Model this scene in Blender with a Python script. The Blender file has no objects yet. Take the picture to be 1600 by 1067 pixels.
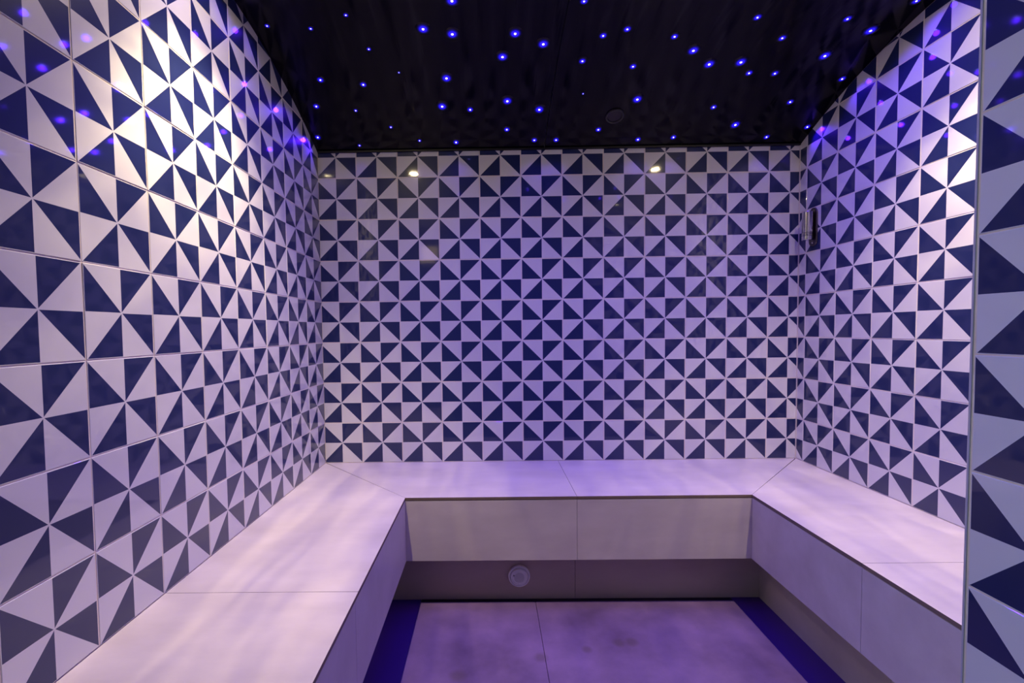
import bpy, bmesh, math, random
from mathutils import Vector, Matrix

# ------------------------------------------------------------------ camera, world, exposure
scene = bpy.context.scene
COL = scene.collection
ZB = 0.455                      # height of the bench top above the floor
cam_data = bpy.data.cameras.new('camera')
cam = bpy.data.objects.new('camera', cam_data)
COL.objects.link(cam)
cam_data.sensor_width = 36.0
cam_data.lens = 16.8704
cam_data.shift_x = 0.02698
cam_data.shift_y = 0.00933
cam_data.clip_start = 0.02
CR = Vector((0.999876, 0.009417, -0.012630))
CU = Vector((0.012216, 0.042732, 0.999012))
CF = Vector((-0.009947, 0.999042, -0.042611))
CPOS = Vector((0.0, 0.0, 0.650761 + ZB))
M4 = Matrix((CR, CU, -CF)).transposed().to_4x4()
M4.translation = CPOS
cam.matrix_world = M4
scene.camera = cam

world = bpy.data.worlds.new('world')
world.use_nodes = True
world.node_tree.nodes['Background'].inputs[0].default_value = (0.02, 0.02, 0.03, 1)
world.node_tree.nodes['Background'].inputs[1].default_value = 0.2
scene.world = world

vs = scene.view_settings
vs.view_transform = 'Standard'
vs.look = 'None'
vs.exposure = 0.0
vs.gamma = 1.0
vs.use_curve_mapping = False
try:
    scene.cycles.use_denoising = True
    scene.cycles.sample_clamp_indirect = 4.0
    scene.cycles.blur_glossy = 0.3
except Exception:
    pass

LAMP_WATT = 98.0               # each of the two warm downlights
LAMP_COL = (1.0, 0.80, 0.45)
STAR_CORE = 14.0                # radiance of the star cores
STAR_WATT = 1.4                 # beam of a middle-sized star
STAR_COL = (0.07, 0.008, 1.0)
HALL_POWER = 24.0
HALL_COL = (0.56, 0.86, 1.0)

# ------------------------------------------------------------------ room measures (bench top = 0, +ZB applied below)
XL, XR, YB = -0.8232, 1.5109, 2.3654     # tile faces of the left, right and back wall
TILE = 0.2
YS, XP = 0.82, 0.822                     # inner face of front stub wall, face of door jamb
GZ = 0.0013                               # how far a tile stands proud of its wall


def vault(y):                            # height of the ceiling over the depth (bench top = 0)
    return 1.7563 - 0.25673 * (y - 1.42) ** 2


# ------------------------------------------------------------------ materials
def mat(name, col, rough=0.5, metal=0.0, spec=0.5, coat=0.0):
    m = bpy.data.materials.new(name)
    m.use_nodes = True
    b = m.node_tree.nodes['Principled BSDF']
    b.inputs['Base Color'].default_value = (*col, 1)
    b.inputs['Roughness'].default_value = rough
    b.inputs['Metallic'].default_value = metal
    b.inputs['Specular IOR Level'].default_value = spec
    b.inputs['Coat Weight'].default_value = coat
    return m


def nodes(m):
    return m.node_tree.nodes, m.node_tree.links, m.node_tree.nodes['Principled BSDF']


def add_bump(m, scale, strength, dist=0.001, stretch=(1, 1, 1), detail=3.0, coord='Object'):
    n, l, b = nodes(m)
    tc = n.new('ShaderNodeTexCoord'); mp = n.new('ShaderNodeMapping')
    mp.inputs['Scale'].default_value = stretch
    nz = n.new('ShaderNodeTexNoise'); nz.inputs['Scale'].default_value = scale; nz.inputs['Detail'].default_value = detail
    bp = n.new('ShaderNodeBump'); bp.inputs['Strength'].default_value = strength; bp.inputs['Distance'].default_value = dist
    l.new(tc.outputs[coord], mp.inputs[0]); l.new(mp.outputs[0], nz.inputs['Vector'])
    l.new(nz.outputs['Fac'], bp.inputs['Height']); l.new(bp.outputs[0], b.inputs['Normal'])


def add_noise_colour(m, c0, c1, scale, stretch=(1, 1, 1), detail=5.0, lo=0.35, hi=0.65, coord='Object', rough=None):
    n, l, b = nodes(m)
    tc = n.new('ShaderNodeTexCoord'); mp = n.new('ShaderNodeMapping')
    mp.inputs['Scale'].default_value = stretch
    nz = n.new('ShaderNodeTexNoise'); nz.inputs['Scale'].default_value = scale; nz.inputs['Detail'].default_value = detail
    nz.inputs['Roughness'].default_value = 0.62
    rp = n.new('ShaderNodeValToRGB')
    rp.color_ramp.elements[0].position = lo; rp.color_ramp.elements[0].color = (*c0, 1)
    rp.color_ramp.elements[1].position = hi; rp.color_ramp.elements[1].color = (*c1, 1)
    l.new(tc.outputs[coord], mp.inputs[0]); l.new(mp.outputs[0], nz.inputs['Vector'])
    l.new(nz.outputs['Fac'], rp.inputs[0]); l.new(rp.outputs[0], b.inputs['Base Color'])
    if rough:
        mr = n.new('ShaderNodeMapRange')
        mr.inputs['From Min'].default_value = 0.3; mr.inputs['From Max'].default_value = 0.7
        mr.inputs['To Min'].default_value = rough[0]; mr.inputs['To Max'].default_value = rough[1]
        l.new(nz.outputs['Fac'], mr.inputs[0]); l.new(mr.outputs[0], b.inputs['Roughness'])
    return rp


def emit(name, col, strength):
    m = bpy.data.materials.new(name)
    m.use_nodes = True
    n = m.node_tree.nodes
    n.remove(n['Principled BSDF'])
    e = n.new('ShaderNodeEmission')
    e.inputs[0].default_value = (*col, 1); e.inputs[1].default_value = strength
    m.node_tree.links.new(e.outputs[0], n['Material Output'].inputs[0])
    return m


M_WHITE = mat('glazed_white', (0.70, 0.69, 0.68), 0.36, 0, 0.22, 0.8)
add_bump(M_WHITE, 9.0, 0.10, 0.0012)
M_NAVY = mat('glazed_navy', (0.015, 0.024, 0.094), 0.36, 0, 0.22, 0.8)
add_bump(M_NAVY, 9.0, 0.10, 0.0012)
for m in (M_WHITE, M_NAVY):
    b = m.node_tree.nodes['Principled BSDF']
    b.inputs['Coat Roughness'].default_value = 0.05
    m.node_tree.links.new(m.node_tree.nodes['Bump'].outputs[0], b.inputs['Coat Normal'])
M_GROUT = mat('beige_grout', (0.50, 0.40, 0.28), 0.85)
add_noise_colour(M_GROUT, (0.74, 0.63, 0.50), (0.86, 0.77, 0.64), 12.0)
M_STONE = mat('cream_porcelain', (0.60, 0.55, 0.50), 0.42)
add_noise_colour(M_STONE, (0.585, 0.525, 0.47), (0.70, 0.64, 0.58), 3.0, (1.0, 2.6, 2.6), 7.0, 0.3, 0.7, rough=(0.34, 0.5))
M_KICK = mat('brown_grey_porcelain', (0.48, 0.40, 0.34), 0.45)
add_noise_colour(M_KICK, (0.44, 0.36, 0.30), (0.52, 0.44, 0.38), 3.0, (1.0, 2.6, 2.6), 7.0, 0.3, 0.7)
M_EDGE = mat('raw_slab_edge', (0.20, 0.145, 0.10), 0.7)
M_CORE = mat('bench_core', (0.62, 0.48, 0.36), 0.9)
M_FLOOR = mat('grey_stone_floor', (0.2, 0.19, 0.19), 0.4)
M_BLUE_STRIP = mat('deep_blue_floor_strip', (0.040, 0.006, 0.15), 0.4)  # deep blue colour of the floor bands beside the benches
M_CEIL = mat('black_gloss_vault', (0.0012, 0.001, 0.002), 0.16)
M_BLACK = mat('black_rubber', (0.004, 0.004, 0.005), 0.5)
M_STEEL = mat('brushed_steel', (0.62, 0.60, 0.60), 0.22, 1.0)
M_TRIM = mat('satin_grey_profile', (0.46, 0.46, 0.50), 0.42, 0.0)
M_DKSTEEL = mat('dark_steel', (0.16, 0.14, 0.14), 0.35, 1.0)
M_PLASTIC = mat('white_plastic', (0.93, 0.92, 0.91), 0.35)
M_PLASTER = mat('hall_plaster', (0.42, 0.42, 0.44), 0.8)
add_noise_colour(M_PLASTER, (0.36, 0.36, 0.38), (0.46, 0.46, 0.48), 4.0)
M_HALLFLOOR = mat('hall_floor', (0.2, 0.19, 0.18), 0.4)
add_noise_colour(M_HALLFLOOR, (0.16, 0.15, 0.15), (0.24, 0.23, 0.22), 5.0)
M_BULB = emit('lamp_glass', LAMP_COL, 760.0)
M_HALL = emit('fill_lamp_diffuser', HALL_COL, HALL_POWER)
M_SCONCE = emit('warm_wall_lamp_glass', (1.0, 0.72, 0.34), 3.0)

# floor: mottled stone with a few round stains
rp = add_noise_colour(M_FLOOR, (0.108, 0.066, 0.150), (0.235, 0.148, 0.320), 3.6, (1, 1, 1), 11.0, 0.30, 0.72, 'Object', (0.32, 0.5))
n, l, b = nodes(M_FLOOR)
geo = n.new('ShaderNodeNewGeometry')
prev = rp.outputs[0]
for (sx, sy, sr) in ((-0.114, 1.493, 0.030), (0.162, 1.578, 0.026), (0.445, 1.652, 0.024), (0.491, 1.655, 0.026), (0.325, 1.617, 0.020)):
    d = n.new('ShaderNodeVectorMath'); d.operation = 'DISTANCE'
    d.inputs[1].default_value = (sx, sy, 0.0)
    l.new(geo.outputs['Position'], d.inputs[0])
    mr = n.new('ShaderNodeMapRange')
    mr.inputs['From Min'].default_value = sr * 0.45; mr.inputs['From Max'].default_value = sr * 1.15
    mr.inputs['To Min'].default_value = 0.45; mr.inputs['To Max'].default_value = 0.0
    l.new(d.outputs['Value'], mr.inputs[0])
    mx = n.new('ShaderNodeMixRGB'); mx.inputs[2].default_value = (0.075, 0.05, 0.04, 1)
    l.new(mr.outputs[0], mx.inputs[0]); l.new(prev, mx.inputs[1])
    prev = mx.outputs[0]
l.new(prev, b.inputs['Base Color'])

# ceiling: wet black gloss, drip streaks running down the curve
n, l, b = nodes(M_CEIL)
tc = n.new('ShaderNodeTexCoord'); mp = n.new('ShaderNodeMapping'); mp.inputs['Scale'].default_value = (16, 1.1, 1.1)
nz = n.new('ShaderNodeTexNoise'); nz.inputs['Scale'].default_value = 1.6; nz.inputs['Detail'].default_value = 6
mr = n.new('ShaderNodeMapRange')
mr.inputs['From Min'].default_value = 0.35; mr.inputs['From Max'].default_value = 0.65
mr.inputs['To Min'].default_value = 0.05; mr.inputs['To Max'].default_value = 0.22
bpn = n.new('ShaderNodeBump'); bpn.inputs['Strength'].default_value = 0.25; bpn.inputs['Distance'].default_value = 0.002
l.new(tc.outputs['Object'], mp.inputs[0]); l.new(mp.outputs[0], nz.inputs['Vector'])
l.new(nz.outputs['Fac'], mr.inputs[0]); l.new(mr.outputs[0], b.inputs['Roughness'])
l.new(nz.outputs['Fac'], bpn.inputs['Height']); l.new(bpn.outputs[0], b.inputs['Normal'])
b.inputs['Specular IOR Level'].default_value = 0.2

# star disc: glowing centre, its glow halo painted round it as fading blue (mesh is 1 unit in radius)
M_STAR = bpy.data.materials.new('blue_star_halo')
M_STAR.use_nodes = True
n, l = M_STAR.node_tree.nodes, M_STAR.node_tree.links
n.remove(n['Principled BSDF'])
tc = n.new('ShaderNodeTexCoord')
ln = n.new('ShaderNodeVectorMath'); ln.operation = 'LENGTH'
fm = n.new('ShaderNodeVectorMath'); fm.operation = 'MULTIPLY'; fm.inputs[1].default_value = (1, 1, 0)
l.new(tc.outputs['Object'], fm.inputs[0]); l.new(fm.outputs[0], ln.inputs[0])
mr = n.new('ShaderNodeMapRange'); mr.interpolation_type = 'LINEAR'
mr.inputs['From Min'].default_value = 0.0; mr.inputs['From Max'].default_value = 1.0
l.new(ln.outputs['Value'], mr.inputs[0])
cr = n.new('ShaderNodeValToRGB')
cr.color_ramp.interpolation = 'LINEAR'
e = cr.color_ramp.elements
e[0].position = 0.0; e[0].color = (1, 1, 1, 1)
e[1].position = 1.0; e[1].color = (0.0, 0.0, 0.0, 1)
x = e.new(0.09); x.color = (1, 1, 1, 1)
x = e.new(0.16); x.color = (0.0, 0.0, 0.0, 1)
l.new(mr.outputs[0], cr.inputs[0])
mu = n.new('ShaderNodeMath'); mu.operation = 'MULTIPLY'; mu.inputs[1].default_value = STAR_CORE
l.new(cr.outputs[0], mu.inputs[0])
em = n.new('ShaderNodeEmission'); em.inputs[0].default_value = (0.45, 0.40, 1.0, 1)
l.new(mu.outputs[0], em.inputs[1])
mh = n.new('ShaderNodeMapRange'); mh.interpolation_type = 'SMOOTHSTEP'
mh.inputs['From Min'].default_value = 0.0; mh.inputs['From Max'].default_value = 1.0
mh.inputs['To Min'].default_value = 1.0; mh.inputs['To Max'].default_value = 0.0
l.new(ln.outputs['Value'], mh.inputs[0])
eh = n.new('ShaderNodeEmission'); eh.inputs[0].default_value = (0.02, 0.008, 1.0, 1)
pw = n.new('ShaderNodeMath'); pw.operation = 'POWER'; pw.inputs[1].default_value = 2.6
pm = n.new('ShaderNodeMath'); pm.operation = 'MULTIPLY'; pm.inputs[1].default_value = 3.2
l.new(mh.outputs[0], pw.inputs[0]); l.new(pw.outputs[0], pm.inputs[0]); l.new(pm.outputs[0], eh.inputs[1])
ad = n.new('ShaderNodeAddShader')
l.new(em.outputs[0], ad.inputs[0]); l.new(eh.outputs[0], ad.inputs[1])
lens = n.new('ShaderNodeBsdfPrincipled')  # ceiling gloss underneath the painted glow halo
lens.inputs['Base Color'].default_value = (0.0012, 0.001, 0.002, 1); lens.inputs['Roughness'].default_value = 0.14
lens.inputs['Specular IOR Level'].default_value = 0.2
ad2 = n.new('ShaderNodeAddShader')
l.new(ad.outputs[0], ad2.inputs[0]); l.new(lens.outputs[0], ad2.inputs[1])
l.new(ad2.outputs[0], n['Material Output'].inputs[0])


# ------------------------------------------------------------------ helpers
def new_obj(name, mesh, parent=None):
    o = bpy.data.objects.new(name, mesh)
    COL.objects.link(o)
    if parent:
        o.parent = parent
    return o


def tag(o, label=None, cat=None, group=None, kind=None):
    if label: o['label'] = label
    if cat: o['category'] = cat
    if group: o['group'] = group
    if kind: o['kind'] = kind
    return o


def empty(name, loc=(0, 0, 0)):
    o = bpy.data.objects.new(name, None)
    o.empty_display_size = 0.05
    COL.objects.link(o)
    o.location = loc
    return o


def bm_obj(name, bm, mats, parent=None, smooth=False):
    me = bpy.data.meshes.new(name)
    bmesh.ops.recalc_face_normals(bm, faces=bm.faces)
    bm.to_mesh(me); bm.free()
    for m in (mats if isinstance(mats, (list, tuple)) else [mats]):
        me.materials.append(m)
    if smooth:
        for p in me.polygons:
            p.use_smooth = True
    return new_obj(name, me, parent)


def bm_box(bm, x0, x1, y0, y1, z0, z1, mi=0):
    v = [bm.verts.new((x, y, z)) for z in (z0, z1) for y in (y0, y1) for x in (x0, x1)]
    for f in ((0, 2, 3, 1), (4, 5, 7, 6), (0, 1, 5, 4), (2, 6, 7, 3), (0, 4, 6, 2), (1, 3, 7, 5)):
        bm.faces.new([v[i] for i in f]).material_index = mi


def box(name, x0, x1, y0, y1, z0, z1, m, parent=None, bevel=0.0):
    """box in bench coordinates (bench top = 0)"""
    bm = bmesh.new()
    bm_box(bm, x0, x1, y0, y1, z0 + ZB, z1 + ZB)
    if bevel:
        bmesh.ops.bevel(bm, geom=bm.edges[:], offset=bevel, segments=1, affect='EDGES')
    return bm_obj(name, bm, m, parent)


def prism(name, poly, z0, z1, mats, parent=None, side=0):
    bm = bmesh.new()
    lo = [bm.verts.new((x, y, z0 + ZB)) for x, y in poly]
    hi = [bm.verts.new((x, y, z1 + ZB)) for x, y in poly]
    bm.faces.new(hi); bm.faces.new(lo[::-1])
    k = len(poly)
    for i in range(k):
        bm.faces.new((lo[i], lo[(i + 1) % k], hi[(i + 1) % k], hi[i])).material_index = side
    return bm_obj(name, bm, mats, parent)


def lathe(bm, prof, seg=32, mi=0):
    """revolve (radius, height) pairs round +Z"""
    rings = []
    for r, z in prof:
        if r < 1e-6:
            rings.append([bm.verts.new((0, 0, z))])
        else:
            rings.append([bm.verts.new((r * math.cos(2 * math.pi * i / seg), r * math.sin(2 * math.pi * i / seg), z)) for i in range(seg)])
    for a, c in zip(rings, rings[1:]):
        for i in range(seg):
            j = (i + 1) % seg
            if len(a) == 1 and len(c) == 1: continue
            if len(a) == 1: f = (a[0], c[j], c[i])
            elif len(c) == 1: f = (a[i], a[j], c[0])
            else: f = (a[i], a[j], c[j], c[i])
            bm.faces.new(f).material_index = mi


def frame(u, v, nrm, origin):
    m = Matrix((Vector(u), Vector(v), Vector(nrm))).transposed().to_4x4()
    m.translation = Vector(origin)
    return m


# ------------------------------------------------------------------ the pinwheel tile
HALF = TILE / 2 - 0.0013
TH = GZ


def tile_bmesh():
    bm = bmesh.new()
    h = HALF - 0.0009
    O = Vector((0, 0, TH))
    ring = []
    for k in range(8):
        a = k * math.pi / 4
        s = 1.0 / max(abs(math.cos(a)), abs(math.sin(a)))
        ring.append(Vector((round(math.cos(a) * s, 6) * h, round(math.sin(a) * s, 6) * h, TH)))
    c = bm.verts.new(O)
    rv = [bm.verts.new(p) for p in ring]
    for k in range(8):
        A, B = rv[k], rv[(k + 1) % 8]
        if k % 2 == 0:
            bm.faces.new((c, A, B)).material_index = 0
        else:
            P = [O, ring[k], ring[(k + 1) % 8]]
            la, lb, lc = (P[1] - P[2]).length, (P[0] - P[2]).length, (P[0] - P[1]).length
            per = la + lb + lc
            I = (P[0] * la + P[1] * lb + P[2] * lc) / per
            r = (P[1] - P[0]).cross(P[2] - P[0]).length / per
            q = [bm.verts.new(I + (p - I) * (1 - 0.0007 / r)) for p in P]
            bm.faces.new(q).material_index = 1
            w = [c, A, B]
            for i in range(3):
                j = (i + 1) % 3
                bm.faces.new((w[i], w[j], q[j], q[i])).material_index = 0
    # eased edge and sides
    H = HALF
    out = []
    for k in range(8):
        p = ring[k]
        out.append((bm.verts.new((p.x / h * H, p.y / h * H, TH - 0.0008)), bm.verts.new((p.x / h * H, p.y / h * H, -0.0005))))
    for k in range(8):
        j = (k + 1) % 8
        bm.faces.new((rv[k], out[k][0], out[j][0], rv[j])).material_index = 0
        bm.faces.new((out[k][0], out[k][1], out[j][1], out[j][0])).material_index = 0
    bm.normal_update()
    return bm


_bm = tile_bmesh()
TILE_MESH = bpy.data.meshes.new('tile')
_bm.to_mesh(TILE_MESH); _bm.free()
TILE_MESH.materials.append(M_WHITE); TILE_MESH.materials.append(M_NAVY)
RNG = random.Random(7)


def lay_tiles(parent, origin, u, v, nrm, u0, nu, umin, umax, v0, nv, vmin, vmax, cut=None, skip=None):
    """tiles on a plane: origin + a*u + b*v; the grid starts at (u0, v0); cut to [umin,umax] x [vmin,vmax];
    cut(a) -> top limit at a (a concave curve)"""
    u, v, nrm, origin = Vector(u), Vector(v), Vector(nrm), Vector(origin)
    for i in range(nu):
        for j in range(nv):
            a, bb = u0 + (i + 0.5) * TILE, v0 + (j + 0.5) * TILE
            a0, a1, b0, b1 = a - TILE / 2, a + TILE / 2, bb - TILE / 2, bb + TILE / 2
            if a1 <= umin + 0.004 or a0 >= umax - 0.004 or b1 <= vmin + 0.004 or b0 >= vmax - 0.004:
                continue
            if skip and skip(a, bb):
                continue
            planes = []
            if a0 < umin - 1e-4: planes.append(((umin - a + 0.001, 0, 0), (-1, 0, 0)))
            if a1 > umax + 1e-4: planes.append(((umax - a - 0.001, 0, 0), (1, 0, 0)))
            if b0 < vmin - 1e-4: planes.append(((0, vmin - bb + 0.001, 0), (0, -1, 0)))
            if b1 > vmax + 1e-4: planes.append(((0, vmax - bb - 0.001, 0), (0, 1, 0)))
            if cut:
                if max(cut(a0), cut(a1), cut(a)) <= b0 + 0.004:
                    continue
                if min(cut(a0), cut(a1)) < b1 + 0.002:
                    for k in range(5):
                        t = a0 + k * TILE / 4
                        s = (cut(t + 0.001) - cut(t - 0.001)) / 0.002
                        planes.append(((t - a, cut(t) - bb - 0.002, 0), Vector((-s, 1, 0)).normalized()))
            me = TILE_MESH
            if planes:
                bm = tile_bmesh()
                for co, no in planes:
                    bmesh.ops.bisect_plane(bm, geom=bm.verts[:] + bm.edges[:] + bm.faces[:], plane_co=co, plane_no=no, clear_outer=True)
                if not bm.faces:
                    bm.free(); continue
                me = bpy.data.meshes.new('tile_cut')
                bm.to_mesh(me); bm.free()
                me.materials.append(M_WHITE); me.materials.append(M_NAVY)
            o = new_obj('tile', me, parent)
            m = frame(u, v, nrm, origin + u * a + v * bb + nrm * (-GZ + RNG.uniform(-0.0003, 0.0003)))
            m = m @ Matrix.Rotation(RNG.gauss(0, 0.0022), 4, 'X') @ Matrix.Rotation(RNG.gauss(0, 0.0022), 4, 'Y')
            o.matrix_world = m


# ------------------------------------------------------------------ room shell
Z0 = -ZB
HT = 2.0
wb = tag(box('wall_back', XL - 0.12, XR + 0.12, YB + GZ, YB + 0.12, Z0, HT, M_GROUT), kind='structure')
wl = tag(box('wall_left', XL - 0.12, XL - GZ, 0.45, YB + GZ, Z0, HT, M_GROUT), kind='structure')
wr = tag(box('wall_right', XR + GZ, XR + 0.12, YS + 0.01, YB + GZ, Z0, HT, M_GROUT), kind='structure')
wf = tag(box('wall_front', XP + GZ, XR + 0.12, 0.60, YS + 0.01 - GZ, Z0, HT, M_GROUT), kind='structure')
lintel = tag(box('wall_front_lintel', XL - 0.12, XP + GZ, 0.60, YS + 0.01 - GZ, 1.5, HT, M_PLASTER), kind='structure')

lay_tiles(wb, (0, YB, ZB), (1, 0, 0), (0, 0, 1), (0, -1, 0), -0.8366, 12, XL, XR, 0.0, 8, 0.0, vault(YB) - 0.002)
lay_tiles(wl, (XL, 0, ZB), (0, 1, 0), (0, 0, 1), (1, 0, 0), 0.5711, 10, 0.5711, YB, 0.0, 9, 0.0, 2.0, cut=vault)
lay_tiles(wr, (XR, 0, ZB), (0, -1, 0), (0, 0, 1), (-1, 0, 0), -2.513, 9, -YB, -(YS + 0.012), 0.0, 9, 0.0, 2.0, cut=lambda a: vault(-a))
lay_tiles(wf, (XP, 0, ZB), (0, -1, 0), (0, 0, 1), (-1, 0, 0), -YS, 2, -YS, -0.605, -0.6, 11, Z0, 1.5)
lay_tiles(wf, (0, YS + 0.01, ZB), (-1, 0, 0), (0, 0, 1), (0, 1, 0), -1.622, 4, -XR, -XP - 0.012, 0.0, 9, 0.0, vault(YS + 0.01) - 0.004)

# metal edge profile on the jamb corner
bm = bmesh.new()
bm_box(bm, XP - 0.0005, XP + 0.010, YS + 0.0002, YS + 0.0095, 0.0, 1.5 + ZB)
bmesh.ops.bevel(bm, geom=[e for e in bm.edges if abs(e.verts[0].co.z - e.verts[1].co.z) > 1], offset=0.003, segments=3, affect='EDGES')
tag(bm_obj('trim_1', bm, M_TRIM), kind='structure')

# silicone bead in the right back corner
bm = bmesh.new()
bm_box(bm, XR - 0.004, XR - 0.0002, YB - 0.004, YB - 0.0002, ZB + 0.001, ZB + vault(YB) - 0.006)
tag(bm_obj('trim_2', bm, mat('white_silicone', (0.62, 0.57, 0.53), 0.35)), kind='structure')
# black seal between ceiling and back wall
tag(box('trim_3', XL + 0.004, XR - 0.005, YB - 0.012, YB - 0.001, vault(YB) - 0.006, vault(YB) + 0.0015, M_BLACK), kind='structure')

# floor slabs with joint, deep blue strips along the benches
fl = tag(box('floor', XL - 0.12, XR + 0.12, 0.45, YB + 0.12, Z0 - 0.08, Z0 - 0.012, M_GROUT), kind='structure')
FLX = -0.2925
FRX = 0.9790
JX = 0.1765
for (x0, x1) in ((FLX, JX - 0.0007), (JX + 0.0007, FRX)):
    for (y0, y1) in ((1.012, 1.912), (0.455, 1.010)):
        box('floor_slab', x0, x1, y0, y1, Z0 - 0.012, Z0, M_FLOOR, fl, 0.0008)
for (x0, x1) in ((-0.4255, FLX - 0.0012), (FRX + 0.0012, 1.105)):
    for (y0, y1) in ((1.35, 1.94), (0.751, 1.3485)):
        box('edge_strip', x0, x1, y0, y1, Z0 - 0.012, Z0 - 0.004, M_BLUE_STRIP, fl)
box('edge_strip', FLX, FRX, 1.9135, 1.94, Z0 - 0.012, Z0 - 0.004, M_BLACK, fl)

# vaulted ceiling: two curved panels meeting at a seam
ceil = tag(box('ceiling', XL - 0.1, XR + 0.1, YS - 0.1, YB + 0.1, 1.80, 1.86, M_BLACK), kind='structure')
SEAM = 0.279
for (x0, x1) in ((XL - 0.002, SEAM - 0.0012), (SEAM + 0.0012, XR + 0.002)):
    bm = bmesh.new()
    N = 40
    rows = []
    for k in range(N + 1):
        y = YS + 0.008 + (YB - 0.0 - YS - 0.008) * k / N
        z = vault(y) + ZB
        rows.append([bm.verts.new(p) for p in ((x0, y, z), (x1, y, z), (x1, y, z + 0.012), (x0, y, z + 0.012))])
    for a, c in zip(rows, rows[1:]):
        for i in range(4):
            bm.faces.new((a[i], a[(i + 1) % 4], c[(i + 1) % 4], c[i]))
    bm.faces.new(rows[0]); bm.faces.new(rows[-1])
    o = bm_obj('ceiling_panel', bm, M_CEIL, ceil)
    for p in o.data.polygons:
        p.use_smooth = abs(p.normal.x) < 0.5 and abs(p.normal.z) > 0.5
    o.data.set_sharp_from_angle(angle=0.6)

# ------------------------------------------------------------------ hall behind the doorway (lights jamb and near wall)
tag(box('floor_hall', -2.0, 2.2, -2.4, 0.449, Z0 - 0.08, Z0, M_HALLFLOOR), kind='structure')
tag(box('wall_hall_back', -2.0, 2.2, -2.5, -2.4, Z0, HT, M_PLASTER), kind='structure')
tag(box('wall_hall_left', -2.1, -2.0, -2.4, 0.60, Z0, HT, M_PLASTER), kind='structure')
tag(box('wall_hall_right', 2.2, 2.3, -2.4, 0.60, Z0, HT, M_PLASTER), kind='structure')
tag(box('ceiling_hall', -2.1, 2.3, -2.5, 0.60, HT, HT + 0.08, M_PLASTER), kind='structure')
tag(box('wall_hall_front_left', -2.1, XL - 0.12, 0.45, 0.60, Z0, HT, M_PLASTER), kind='structure')
tag(box('wall_hall_front_right', XR + 0.12, 2.3, 0.60, 0.70, Z0, HT, M_PLASTER), kind='structure')

t = tag(empty('added_fill_lamp', (-1.62, 0.08, HT + ZB)), 'square cool white fill lamp added unseen outside the steam room door', 'lamp')  # unseen lamp added to throw cool fill on the door jamb
bm = bmesh.new()
for (x0, x1, y0, y1) in ((-0.33, 0.33, -0.33, -0.30), (-0.33, 0.33, 0.30, 0.33), (-0.33, -0.30, -0.30, 0.30), (0.30, 0.33, -0.30, 0.30)):
    bm_box(bm, x0, x1, y0, y1, -0.05, -0.001)
bm_obj('frame', bm, M_TRIM, t)
bm = bmesh.new(); bm_box(bm, -0.30, 0.30, -0.30, 0.30, -0.03, -0.002)
bm_obj('diffuser', bm, M_HALL, t)

t = tag(empty('wall_lamp', (-0.86, -2.4, 1.79 + ZB)), 'warm square lamp on the hall wall facing the doorway', 'lamp')
bm = bmesh.new(); bm_box(bm, -0.13, 0.13, 0.001, 0.02, -0.13, 0.13)
bm_obj('back_plate', bm, M_TRIM, t)
bm = bmesh.new(); bm_box(bm, -0.11, 0.11, 0.021, 0.06, -0.12, 0.12)
bm_obj('shade', bm, M_SCONCE, t)

# ------------------------------------------------------------------ the bench round three sides
BX0, BX1, BY = -0.336, 1.016, 1.851
bench = tag(empty('corner_bench', (0.34, 2.1, 0)), 'cream stone bench running round three tiled walls', 'bench')


def bpart(o):
    o.parent = bench
    o.matrix_parent_inverse = Matrix.Translation((-0.34, -2.1, 0))
    return o


g = 0.0007
LY0 = 0.60
JL, JB, JR = 1.175, 0.3355, 1.301
RY0 = YS + 0.0115
XLb, XRb, YBb = XL + 0.0008, XR - 0.0008, YB - 0.0008
for poly in (
    [(XLb, LY0), (BX0, LY0), (BX0, JL - g), (XLb, JL - g)],
    [(XLb, JL + g), (BX0, JL + g), (BX0, BY - 0.0002), (XLb, YBb - 0.002)],
    [(BX0 + 0.001, BY), (JB - g, BY), (JB - g, YBb), (XLb + 0.003, YBb)],
    [(JB + g, BY), (BX1 - 0.001, BY), (XRb - 0.003, YBb), (JB + g, YBb)],
    [(BX1, BY - 0.0002), (BX1, JR + g), (XRb, JR + g), (XRb, YBb - 0.002)],
    [(BX1, JR - g), (BX1, RY0), (XRb, RY0), (XRb, JR - g)]):
    if poly[0][0] == BX1:
        pass
    bpart(prism('top_slab', poly, -0.010, 0.0, [M_STONE, M_EDGE], None, 1))
PT, PB, PW = -0.0135, -0.2535, 0.018
# front panels (hang below the slabs)
for (y0, y1) in ((LY0, 1.150 - g), (1.150 + g, BY)):
    bpart(box('front_panel', BX0 - PW, BX0 - 0.001, y0, y1, PB, PT, M_STONE))
for (x0, x1) in ((BX0 - PW, JB + 0.001 - g), (JB + 0.001 + g, BX1 + PW)):
    bpart(box('front_panel', x0, x1, BY + 0.001, BY + PW, PB, PT, M_STONE))
for (y0, y1) in ((RY0, JR - g), (JR + g, BY)):
    bpart(box('front_panel', BX1 + 0.001, BX1 + PW, y0, y1, PB, PT, M_STONE))
# hidden carcass
bpart(box('core', XL + 0.001, BX0 - PW - 0.001, LY0 + 0.01, BY + PW, -0.245, -0.0105, M_CORE))
bpart(box('core', XL + 0.001, XR - 0.001, BY + PW + 0.001, YB - 0.001, -0.245, -0.0105, M_CORE))
bpart(box('core', BX1 + PW + 0.001, XR - 0.001, RY0 + 0.01, BY + PW, -0.245, -0.0105, M_CORE))
for a in ((BX0 - PW - 0.001, BX0 - 0.004, LY0, BY + 0.006), (BX1 + 0.004, BX1 + PW + 0.001, RY0, BY + 0.006), (BX0 - 0.004, BX1 + 0.004, BY + 0.004, BY + PW + 0.001)):
    bpart(box('joint', a[0], a[1], a[2], a[3], PT + 0.0002, -0.0102, M_EDGE))
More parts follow.
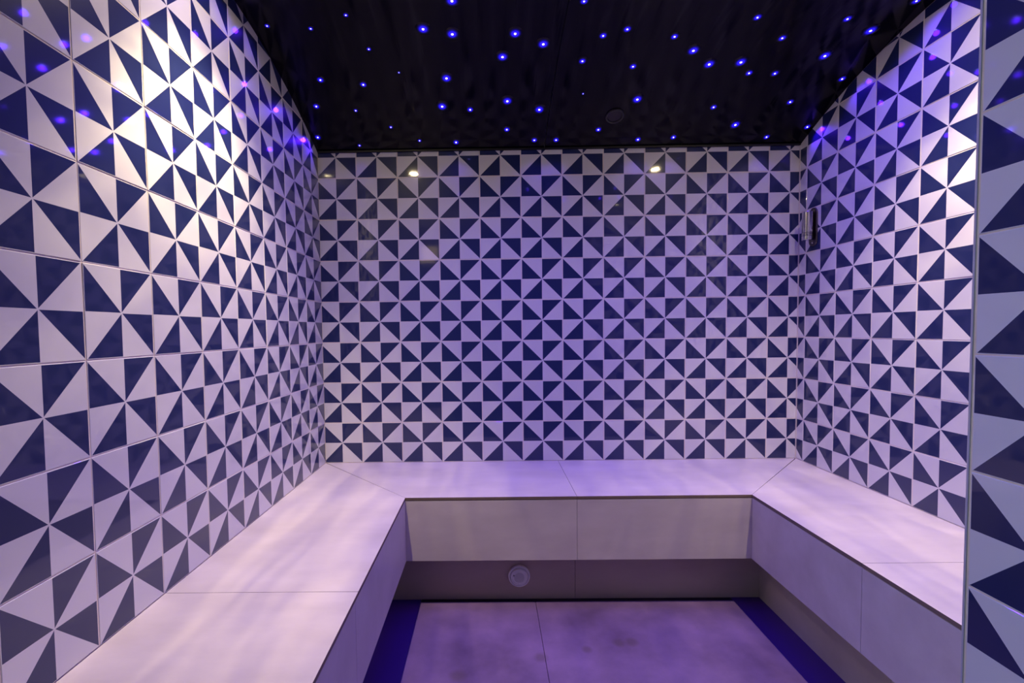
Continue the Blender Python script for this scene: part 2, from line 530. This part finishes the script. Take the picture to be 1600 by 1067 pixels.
# kick panels, set back under the overhang
KL, KR, KB = -0.4265, 1.106 - 0.008, 1.941
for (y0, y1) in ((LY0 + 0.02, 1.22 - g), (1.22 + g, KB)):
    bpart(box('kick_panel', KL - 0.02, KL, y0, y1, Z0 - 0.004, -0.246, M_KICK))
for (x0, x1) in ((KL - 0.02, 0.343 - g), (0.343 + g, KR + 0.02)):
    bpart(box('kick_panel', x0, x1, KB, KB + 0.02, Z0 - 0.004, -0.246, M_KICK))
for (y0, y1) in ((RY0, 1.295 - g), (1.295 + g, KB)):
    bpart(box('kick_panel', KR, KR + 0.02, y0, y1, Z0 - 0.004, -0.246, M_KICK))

# ------------------------------------------------------------------ steam vent on the kick panel
v = tag(empty('steam_vent', (0.112, KB - 0.0005, -0.358 + ZB)), 'round white vent grille under the bench', 'vent')
v.rotation_euler = (math.pi / 2, 0, 0); v.scale = (1, 1, 2.0)          # local +Z looks into the room
bm = bmesh.new()
lathe(bm, [(0.0435, 0.0), (0.0450, 0.003), (0.0445, 0.0065), (0.0415, 0.0085), (0.0375, 0.0075), (0.0370, 0.0030)], 48)
bm_obj('outer_ring', bm, M_PLASTIC, v, True)
bm = bmesh.new()
lathe(bm, [(0.0366, 0.0012), (0.0360, 0.0062), (0.0342, 0.0102), (0.0300, 0.0112), (0.0282, 0.0100), (0.0268, 0.0106), (0.0232, 0.0112), (0.0, 0.0114)], 48)
bm_obj('grille_plate', bm, M_PLASTIC, v, True)
bm = bmesh.new()
st = 0.0043
for i in range(-6, 7):
    for j in range(-6, 7):
        px, py = i * st + (j % 2) * st / 2, j * st * 0.87
        if math.hypot(px, py) < 0.0205:
            lathe(bm, [(0.0, 0.01165), (0.00145, 0.0116)], 6) if False else None
            r = 0.00115
            f = [bm.verts.new((px + r * math.cos(k * math.pi / 3), py + r * math.sin(k * math.pi / 3), 0.0118)) for k in range(6)]
            bm.faces.new(f)
tag(bm_obj('grille_holes', bm, mat('vent_hole_dark', (0.03, 0.025, 0.03), 0.7), v), kind='stuff')
bm = bmesh.new()
lathe(bm, [(0.0, 0.0016), (0.0022, 0.0014), (0.0024, 0.0)], 12)
o = bm_obj('screw', bm, M_BLACK, v, True); o.location = (-0.0222, 0.0082, 0.0106)

# ------------------------------------------------------------------ steel temperature sensor on the right wall
s = tag(empty('temperature_sensor', (XR - 0.0005, 2.258, 1.11 + ZB)), 'cylindrical steel sensor housing mounted on the tiled wall', 'sensor')
# local: -X into the room, Y along the wall, Z up
bm = bmesh.new()
rr, hh = 0.0265, 0.062
pts = []
for k in range(25):
    a = math.pi * k / 24
    pts.append((rr * math.cos(a), hh + rr * math.sin(a)))
for k in range(25):
    a = math.pi + math.pi * k / 24
    pts.append((rr * math.cos(a), -hh + rr * math.sin(a)))
f0 = [bm.verts.new((-0.0005, y, z)) for y, z in pts]
f1 = [bm.verts.new((-0.0065, y * 0.97, z * 0.99)) for y, z in pts]
bm.faces.new(f0); bm.faces.new(f1[::-1])
for i in range(len(pts)):
    j = (i + 1) % len(pts)
    bm.faces.new((f0[i], f0[j], f1[j], f1[i]))
bm_obj('wall_plate', bm, M_DKSTEEL, s)
bm = bmesh.new()
lathe(bm, [(0.0, -0.064), (0.0215, -0.064), (0.0225, -0.063), (0.0225, 0.063), (0.0212, 0.0645), (0.0, 0.0645)], 40)
o = bm_obj('housing', bm, M_STEEL, s, True); o.location = (-0.030, 0, 0.004); o.data.set_sharp_from_angle(angle=0.5)
hs = o
for z in (-0.031, -0.0375, -0.044):
    bm = bmesh.new()
    lathe(bm, [(0.0223, -0.0012), (0.0230, -0.0009), (0.0230, 0.0009), (0.0223, 0.0012)], 40)
    r = bm_obj('slot_ring', bm, M_BLACK, hs, True); r.location = (0, 0, z)
for z in (0.068, -0.072):
    bm = bmesh.new()
    lathe(bm, [(0.0, 0.003), (0.003, 0.0026), (0.0042, 0.001), (0.0042, 0.0)], 16)
    o = bm_obj('screw', bm, M_STEEL, s, True)
    o.location = (-0.0065, 0, z); o.rotation_euler = (0, -math.pi / 2, 0)


# ------------------------------------------------------------------ things in the ceiling
def on_vault(x, y, off=0.0):
    sl = -2 * 0.25673 * (y - 1.42)
    nrm = Vector((0, sl, -1)).normalized()
    p = Vector((x, y, vault(y) + ZB)) + nrm * off
    vv = Vector((1, 0, 0)).cross(nrm) * -1
    return frame((1, 0, 0), nrm.cross(Vector((1, 0, 0))), nrm, p)


sp = tag(empty('ceiling_speaker'), 'round black speaker set into the starry black ceiling', 'speaker')
sp.matrix_world = on_vault(0.574, 2.193, 0.0003)
bm = bmesh.new()
lathe(bm, [(0.0400, 0.0), (0.0405, 0.004), (0.0385, 0.0075), (0.0345, 0.0080), (0.0325, 0.0045), (0.0320, 0.0005)], 40)
bm_obj('rim', bm, mat('black_plastic', (0.02, 0.018, 0.022), 0.38), sp, True)
bm = bmesh.new()
lathe(bm, [(0.0, 0.0035), (0.018, 0.0032), (0.0315, 0.0012)], 40)
bm_obj('grille', bm, mat('speaker_cloth', (0.022, 0.018, 0.024), 0.75), sp, True)


def downlight(x, y, tilt, label):
    t = tag(empty('downlight'), label, 'lamp', 'warm downlights over the side benches')
    t.matrix_world = on_vault(x, y, 0.0003)
    bm = bmesh.new()
    lathe(bm, [(0.0400, 0.0), (0.0400, 0.003), (0.0370, 0.006), (0.0290, 0.006), (0.0250, 0.001)], 40)
    bm_obj('bezel', bm, M_STEEL, t, True)
    bm = bmesh.new()
    lathe(bm, [(0.0, 0.0022), (0.012, 0.0020), (0.0245, 0.0008)], 32)
    bm_obj('lamp_glass', bm, M_BULB, t, True)
    ld = bpy.data.lights.new('downlight_beam', 'SPOT')
    ld.energy = LAMP_WATT * (1.0 if x < 0 else 0.86)
    ld.color = LAMP_COL
    ld.spot_size = math.radians(88)
    ld.spot_blend = 1.0
    ld.shadow_soft_size = 0.011
    ld.use_nodes = True                       # noise in the beam imitates light streaks reflected off the wall tiles
    n, l = ld.node_tree.nodes, ld.node_tree.links
    em = n['Emission']
    ge = n.new('ShaderNodeNewGeometry'); sx = n.new('ShaderNodeSeparateXYZ'); l.new(ge.outputs['Normal'], sx.inputs[0])
    dx = n.new('ShaderNodeMath'); dx.operation = 'DIVIDE'; l.new(sx.outputs[0], dx.inputs[0]); l.new(sx.outputs[2], dx.inputs[1])
    dy = n.new('ShaderNodeMath'); dy.operation = 'DIVIDE'; l.new(sx.outputs[1], dy.inputs[0]); l.new(sx.outputs[2], dy.inputs[1])
    cb = n.new('ShaderNodeCombineXYZ'); l.new(dx.outputs[0], cb.inputs[0]); l.new(dy.outputs[0], cb.inputs[1])
    mp = n.new('ShaderNodeMapping'); mp.inputs['Rotation'].default_value = (0, 0, 0.25 if x < 0 else -0.25); mp.inputs['Scale'].default_value = (15, 2.6, 1)
    l.new(cb.outputs[0], mp.inputs[0])
    nz = n.new('ShaderNodeTexNoise'); nz.inputs['Scale'].default_value = 1.0; nz.inputs['Detail'].default_value = 4.0
    nz.inputs['Distortion'].default_value = 0.9; l.new(mp.outputs[0], nz.inputs['Vector'])
    mr = n.new('ShaderNodeMapRange')
    mr.inputs['From Min'].default_value = 0.32; mr.inputs['From Max'].default_value = 0.68
    mr.inputs['To Min'].default_value = 0.66; mr.inputs['To Max'].default_value = 1.34
    l.new(nz.outputs['Fac'], mr.inputs[0]); l.new(mr.outputs[0], em.inputs['Strength'])
    lo = bpy.data.objects.new('downlight_beam', ld)
    COL.objects.link(lo)
    lo.location = (x, y, vault(y) + ZB - 0.016)
    lo.rotation_euler = (math.radians(6), math.radians(tilt), 0)
    return t


downlight(-0.512, 1.31, 9, 'warm white downlight over the bench along the long wall beside the doorway')
downlight(1.165, 1.34, -7, 'warm white downlight over the bench behind the door jamb')

# star disc mesh, one unit in radius
bm = bmesh.new()
lathe(bm, [(1.0, 0.0), (0.86, 0.05), (0.60, 0.09), (0.42, 0.11), (0.20, 0.12), (0.0, 0.125)], 18)
bmesh.ops.recalc_face_normals(bm, faces=bm.faces)
STAR_MESH = bpy.data.meshes.new('star_light')
bm.to_mesh(STAR_MESH); bm.free()
STAR_MESH.materials.append(M_STAR)
for p in STAR_MESH.polygons:
    p.use_smooth = True
SIZES = {'L': 0.0290, 'm': 0.0200, 's': 0.0125, 't': 0.0075}
STARS = [(-0.767, 1.728, 's'), (-0.619, 1.744, 's'), (-0.477, 1.688, 's'), (-0.437, 1.841, 's'), (-0.109, 1.635, 'L'), (-0.221, 1.753, 'L'), (-0.119, 1.778, 'L'), (0.108, 1.781, 'L'), (0.215, 1.831, 'L'), (0.065, 1.887, 'L'), (-0.159, 1.985, 'L'), (-0.67, 1.983, 'm'), (-0.503, 2.01, 'm'), (-0.346, 1.955, 't'), (-0.736, 2.116, 'm'), (-0.572, 2.142, 's'), (-0.191, 2.127, 'L'), (-0.07, 2.147, 'm'), (0.091, 2.105, 'L'), (0.233, 2.152, 'L'), (-0.437, 2.233, 's'), (-0.79, 2.281, 'm'), (-0.608, 2.33, 's'), (-0.317, 2.309, 's'), (-0.145, 2.321, 'm'), (0.094, 2.256, 'm'), (0.226, 2.316, 'm'), (0.329, 2.317, 'm'), (0.33, 1.648, 'm'), (0.509, 1.772, 'm'), (0.429, 1.799, 'm'), (0.692, 1.809, 'm'), (0.376, 1.915, 'm'), (0.581, 1.945, 'm'), (0.788, 1.874, 'L'), (0.878, 1.94, 'L'), (0.998, 1.933, 'L'), (1.059, 1.987, 'm'), (1.165, 1.991, 'm'), (0.95, 1.731, 'm'), (1.093, 1.825, 'm'), (1.272, 1.745, 'm'), (1.394, 1.798, 'L'), (1.308, 1.91, 'L'), (1.458, 2.024, 'm'), (1.317, 2.136, 'm'), (0.41, 2.076, 't'), (0.648, 2.108, 'L'), (0.996, 2.156, 'm'), (1.139, 2.25, 'L'), (0.517, 2.265, 'm'), (0.717, 2.322, 'm'), (0.881, 2.313, 'm'), (1.322, 2.32, 'm'), (1.479, 2.269, 'm'), (1.449, 1.674, 'm')]
ONES = ['', 'first', 'second', 'third', 'fourth', 'fifth', 'sixth', 'seventh', 'eighth', 'ninth', 'tenth', 'eleventh', 'twelfth', 'thirteenth', 'fourteenth', 'fifteenth', 'sixteenth', 'seventeenth', 'eighteenth', 'nineteenth']
TENS = {2: ('twentieth', 'twenty'), 3: ('thirtieth', 'thirty'), 4: ('fortieth', 'forty'), 5: ('fiftieth', 'fifty')}


def ordinal(k):
    if k < 20: return ONES[k]
    t, o = divmod(k, 10)
    return TENS[t][0] if o == 0 else TENS[t][1] + '-' + ONES[o]


def across(st):
    d = Vector((st[0], st[1], vault(st[1]) + ZB)) - CPOS
    return d.dot(CR) / d.dot(CF)


BEAMS = {}
for c, w in (('L', 2.0), ('m', 1.0), ('s', 0.4), ('t', 0.12)):
    ld = bpy.data.lights.new('star_beam', 'SPOT')
    ld.energy = STAR_WATT * w; ld.color = STAR_COL
    ld.spot_size = math.radians(132); ld.spot_blend = 1.0
    ld.shadow_soft_size = 0.009
    BEAMS[c] = ld


def star_beam(star, c, x, y):
    lo = bpy.data.objects.new('star_beam', BEAMS[c])
    COL.objects.link(lo)
    lo.matrix_world = on_vault(x, y, 0.017) @ Matrix.Rotation(math.pi, 4, 'X')


LOOK = {'L': 'large bright', 'm': 'bright', 's': 'small', 't': 'tiny faint'}
for k, (x, y, c) in enumerate(sorted(STARS, key=across), 1):
    o = new_obj('star_light', STAR_MESH)
    o.matrix_world = on_vault(x, y, 0.0002) @ Matrix.Scale(SIZES[c], 4)
    star_beam(o, c, x, y)
    tag(o, LOOK[c] + ' blue star light in the black ceiling, ' + ordinal(k) + ' from its left end', 'star light', 'blue star lights in the black ceiling')
# the same field goes on over the front of the vault, towards the doorway
rs = random.Random(21)
placed = [(x, y) for x, y, c in STARS] + [(-0.512, 1.33), (1.165, 1.36)]
k = 0
while k < 34:
    x, y = rs.uniform(XL + 0.05, XR - 0.05), rs.uniform(YS + 0.06, 1.585)
    if min(math.hypot(x - a, y - bb) for a, bb in placed) < 0.115:
        continue
    placed.append((x, y)); k += 1
    o = new_obj('star_light', STAR_MESH)
    c = rs.choice('LmmmsL')
    o.matrix_world = on_vault(x, y, 0.0002) @ Matrix.Scale(SIZES[c], 4)
    star_beam(o, c, x, y)
    tag(o, 'blue star light in the ceiling near the doorway, above the view', 'star light', 'blue star lights above the doorway end')
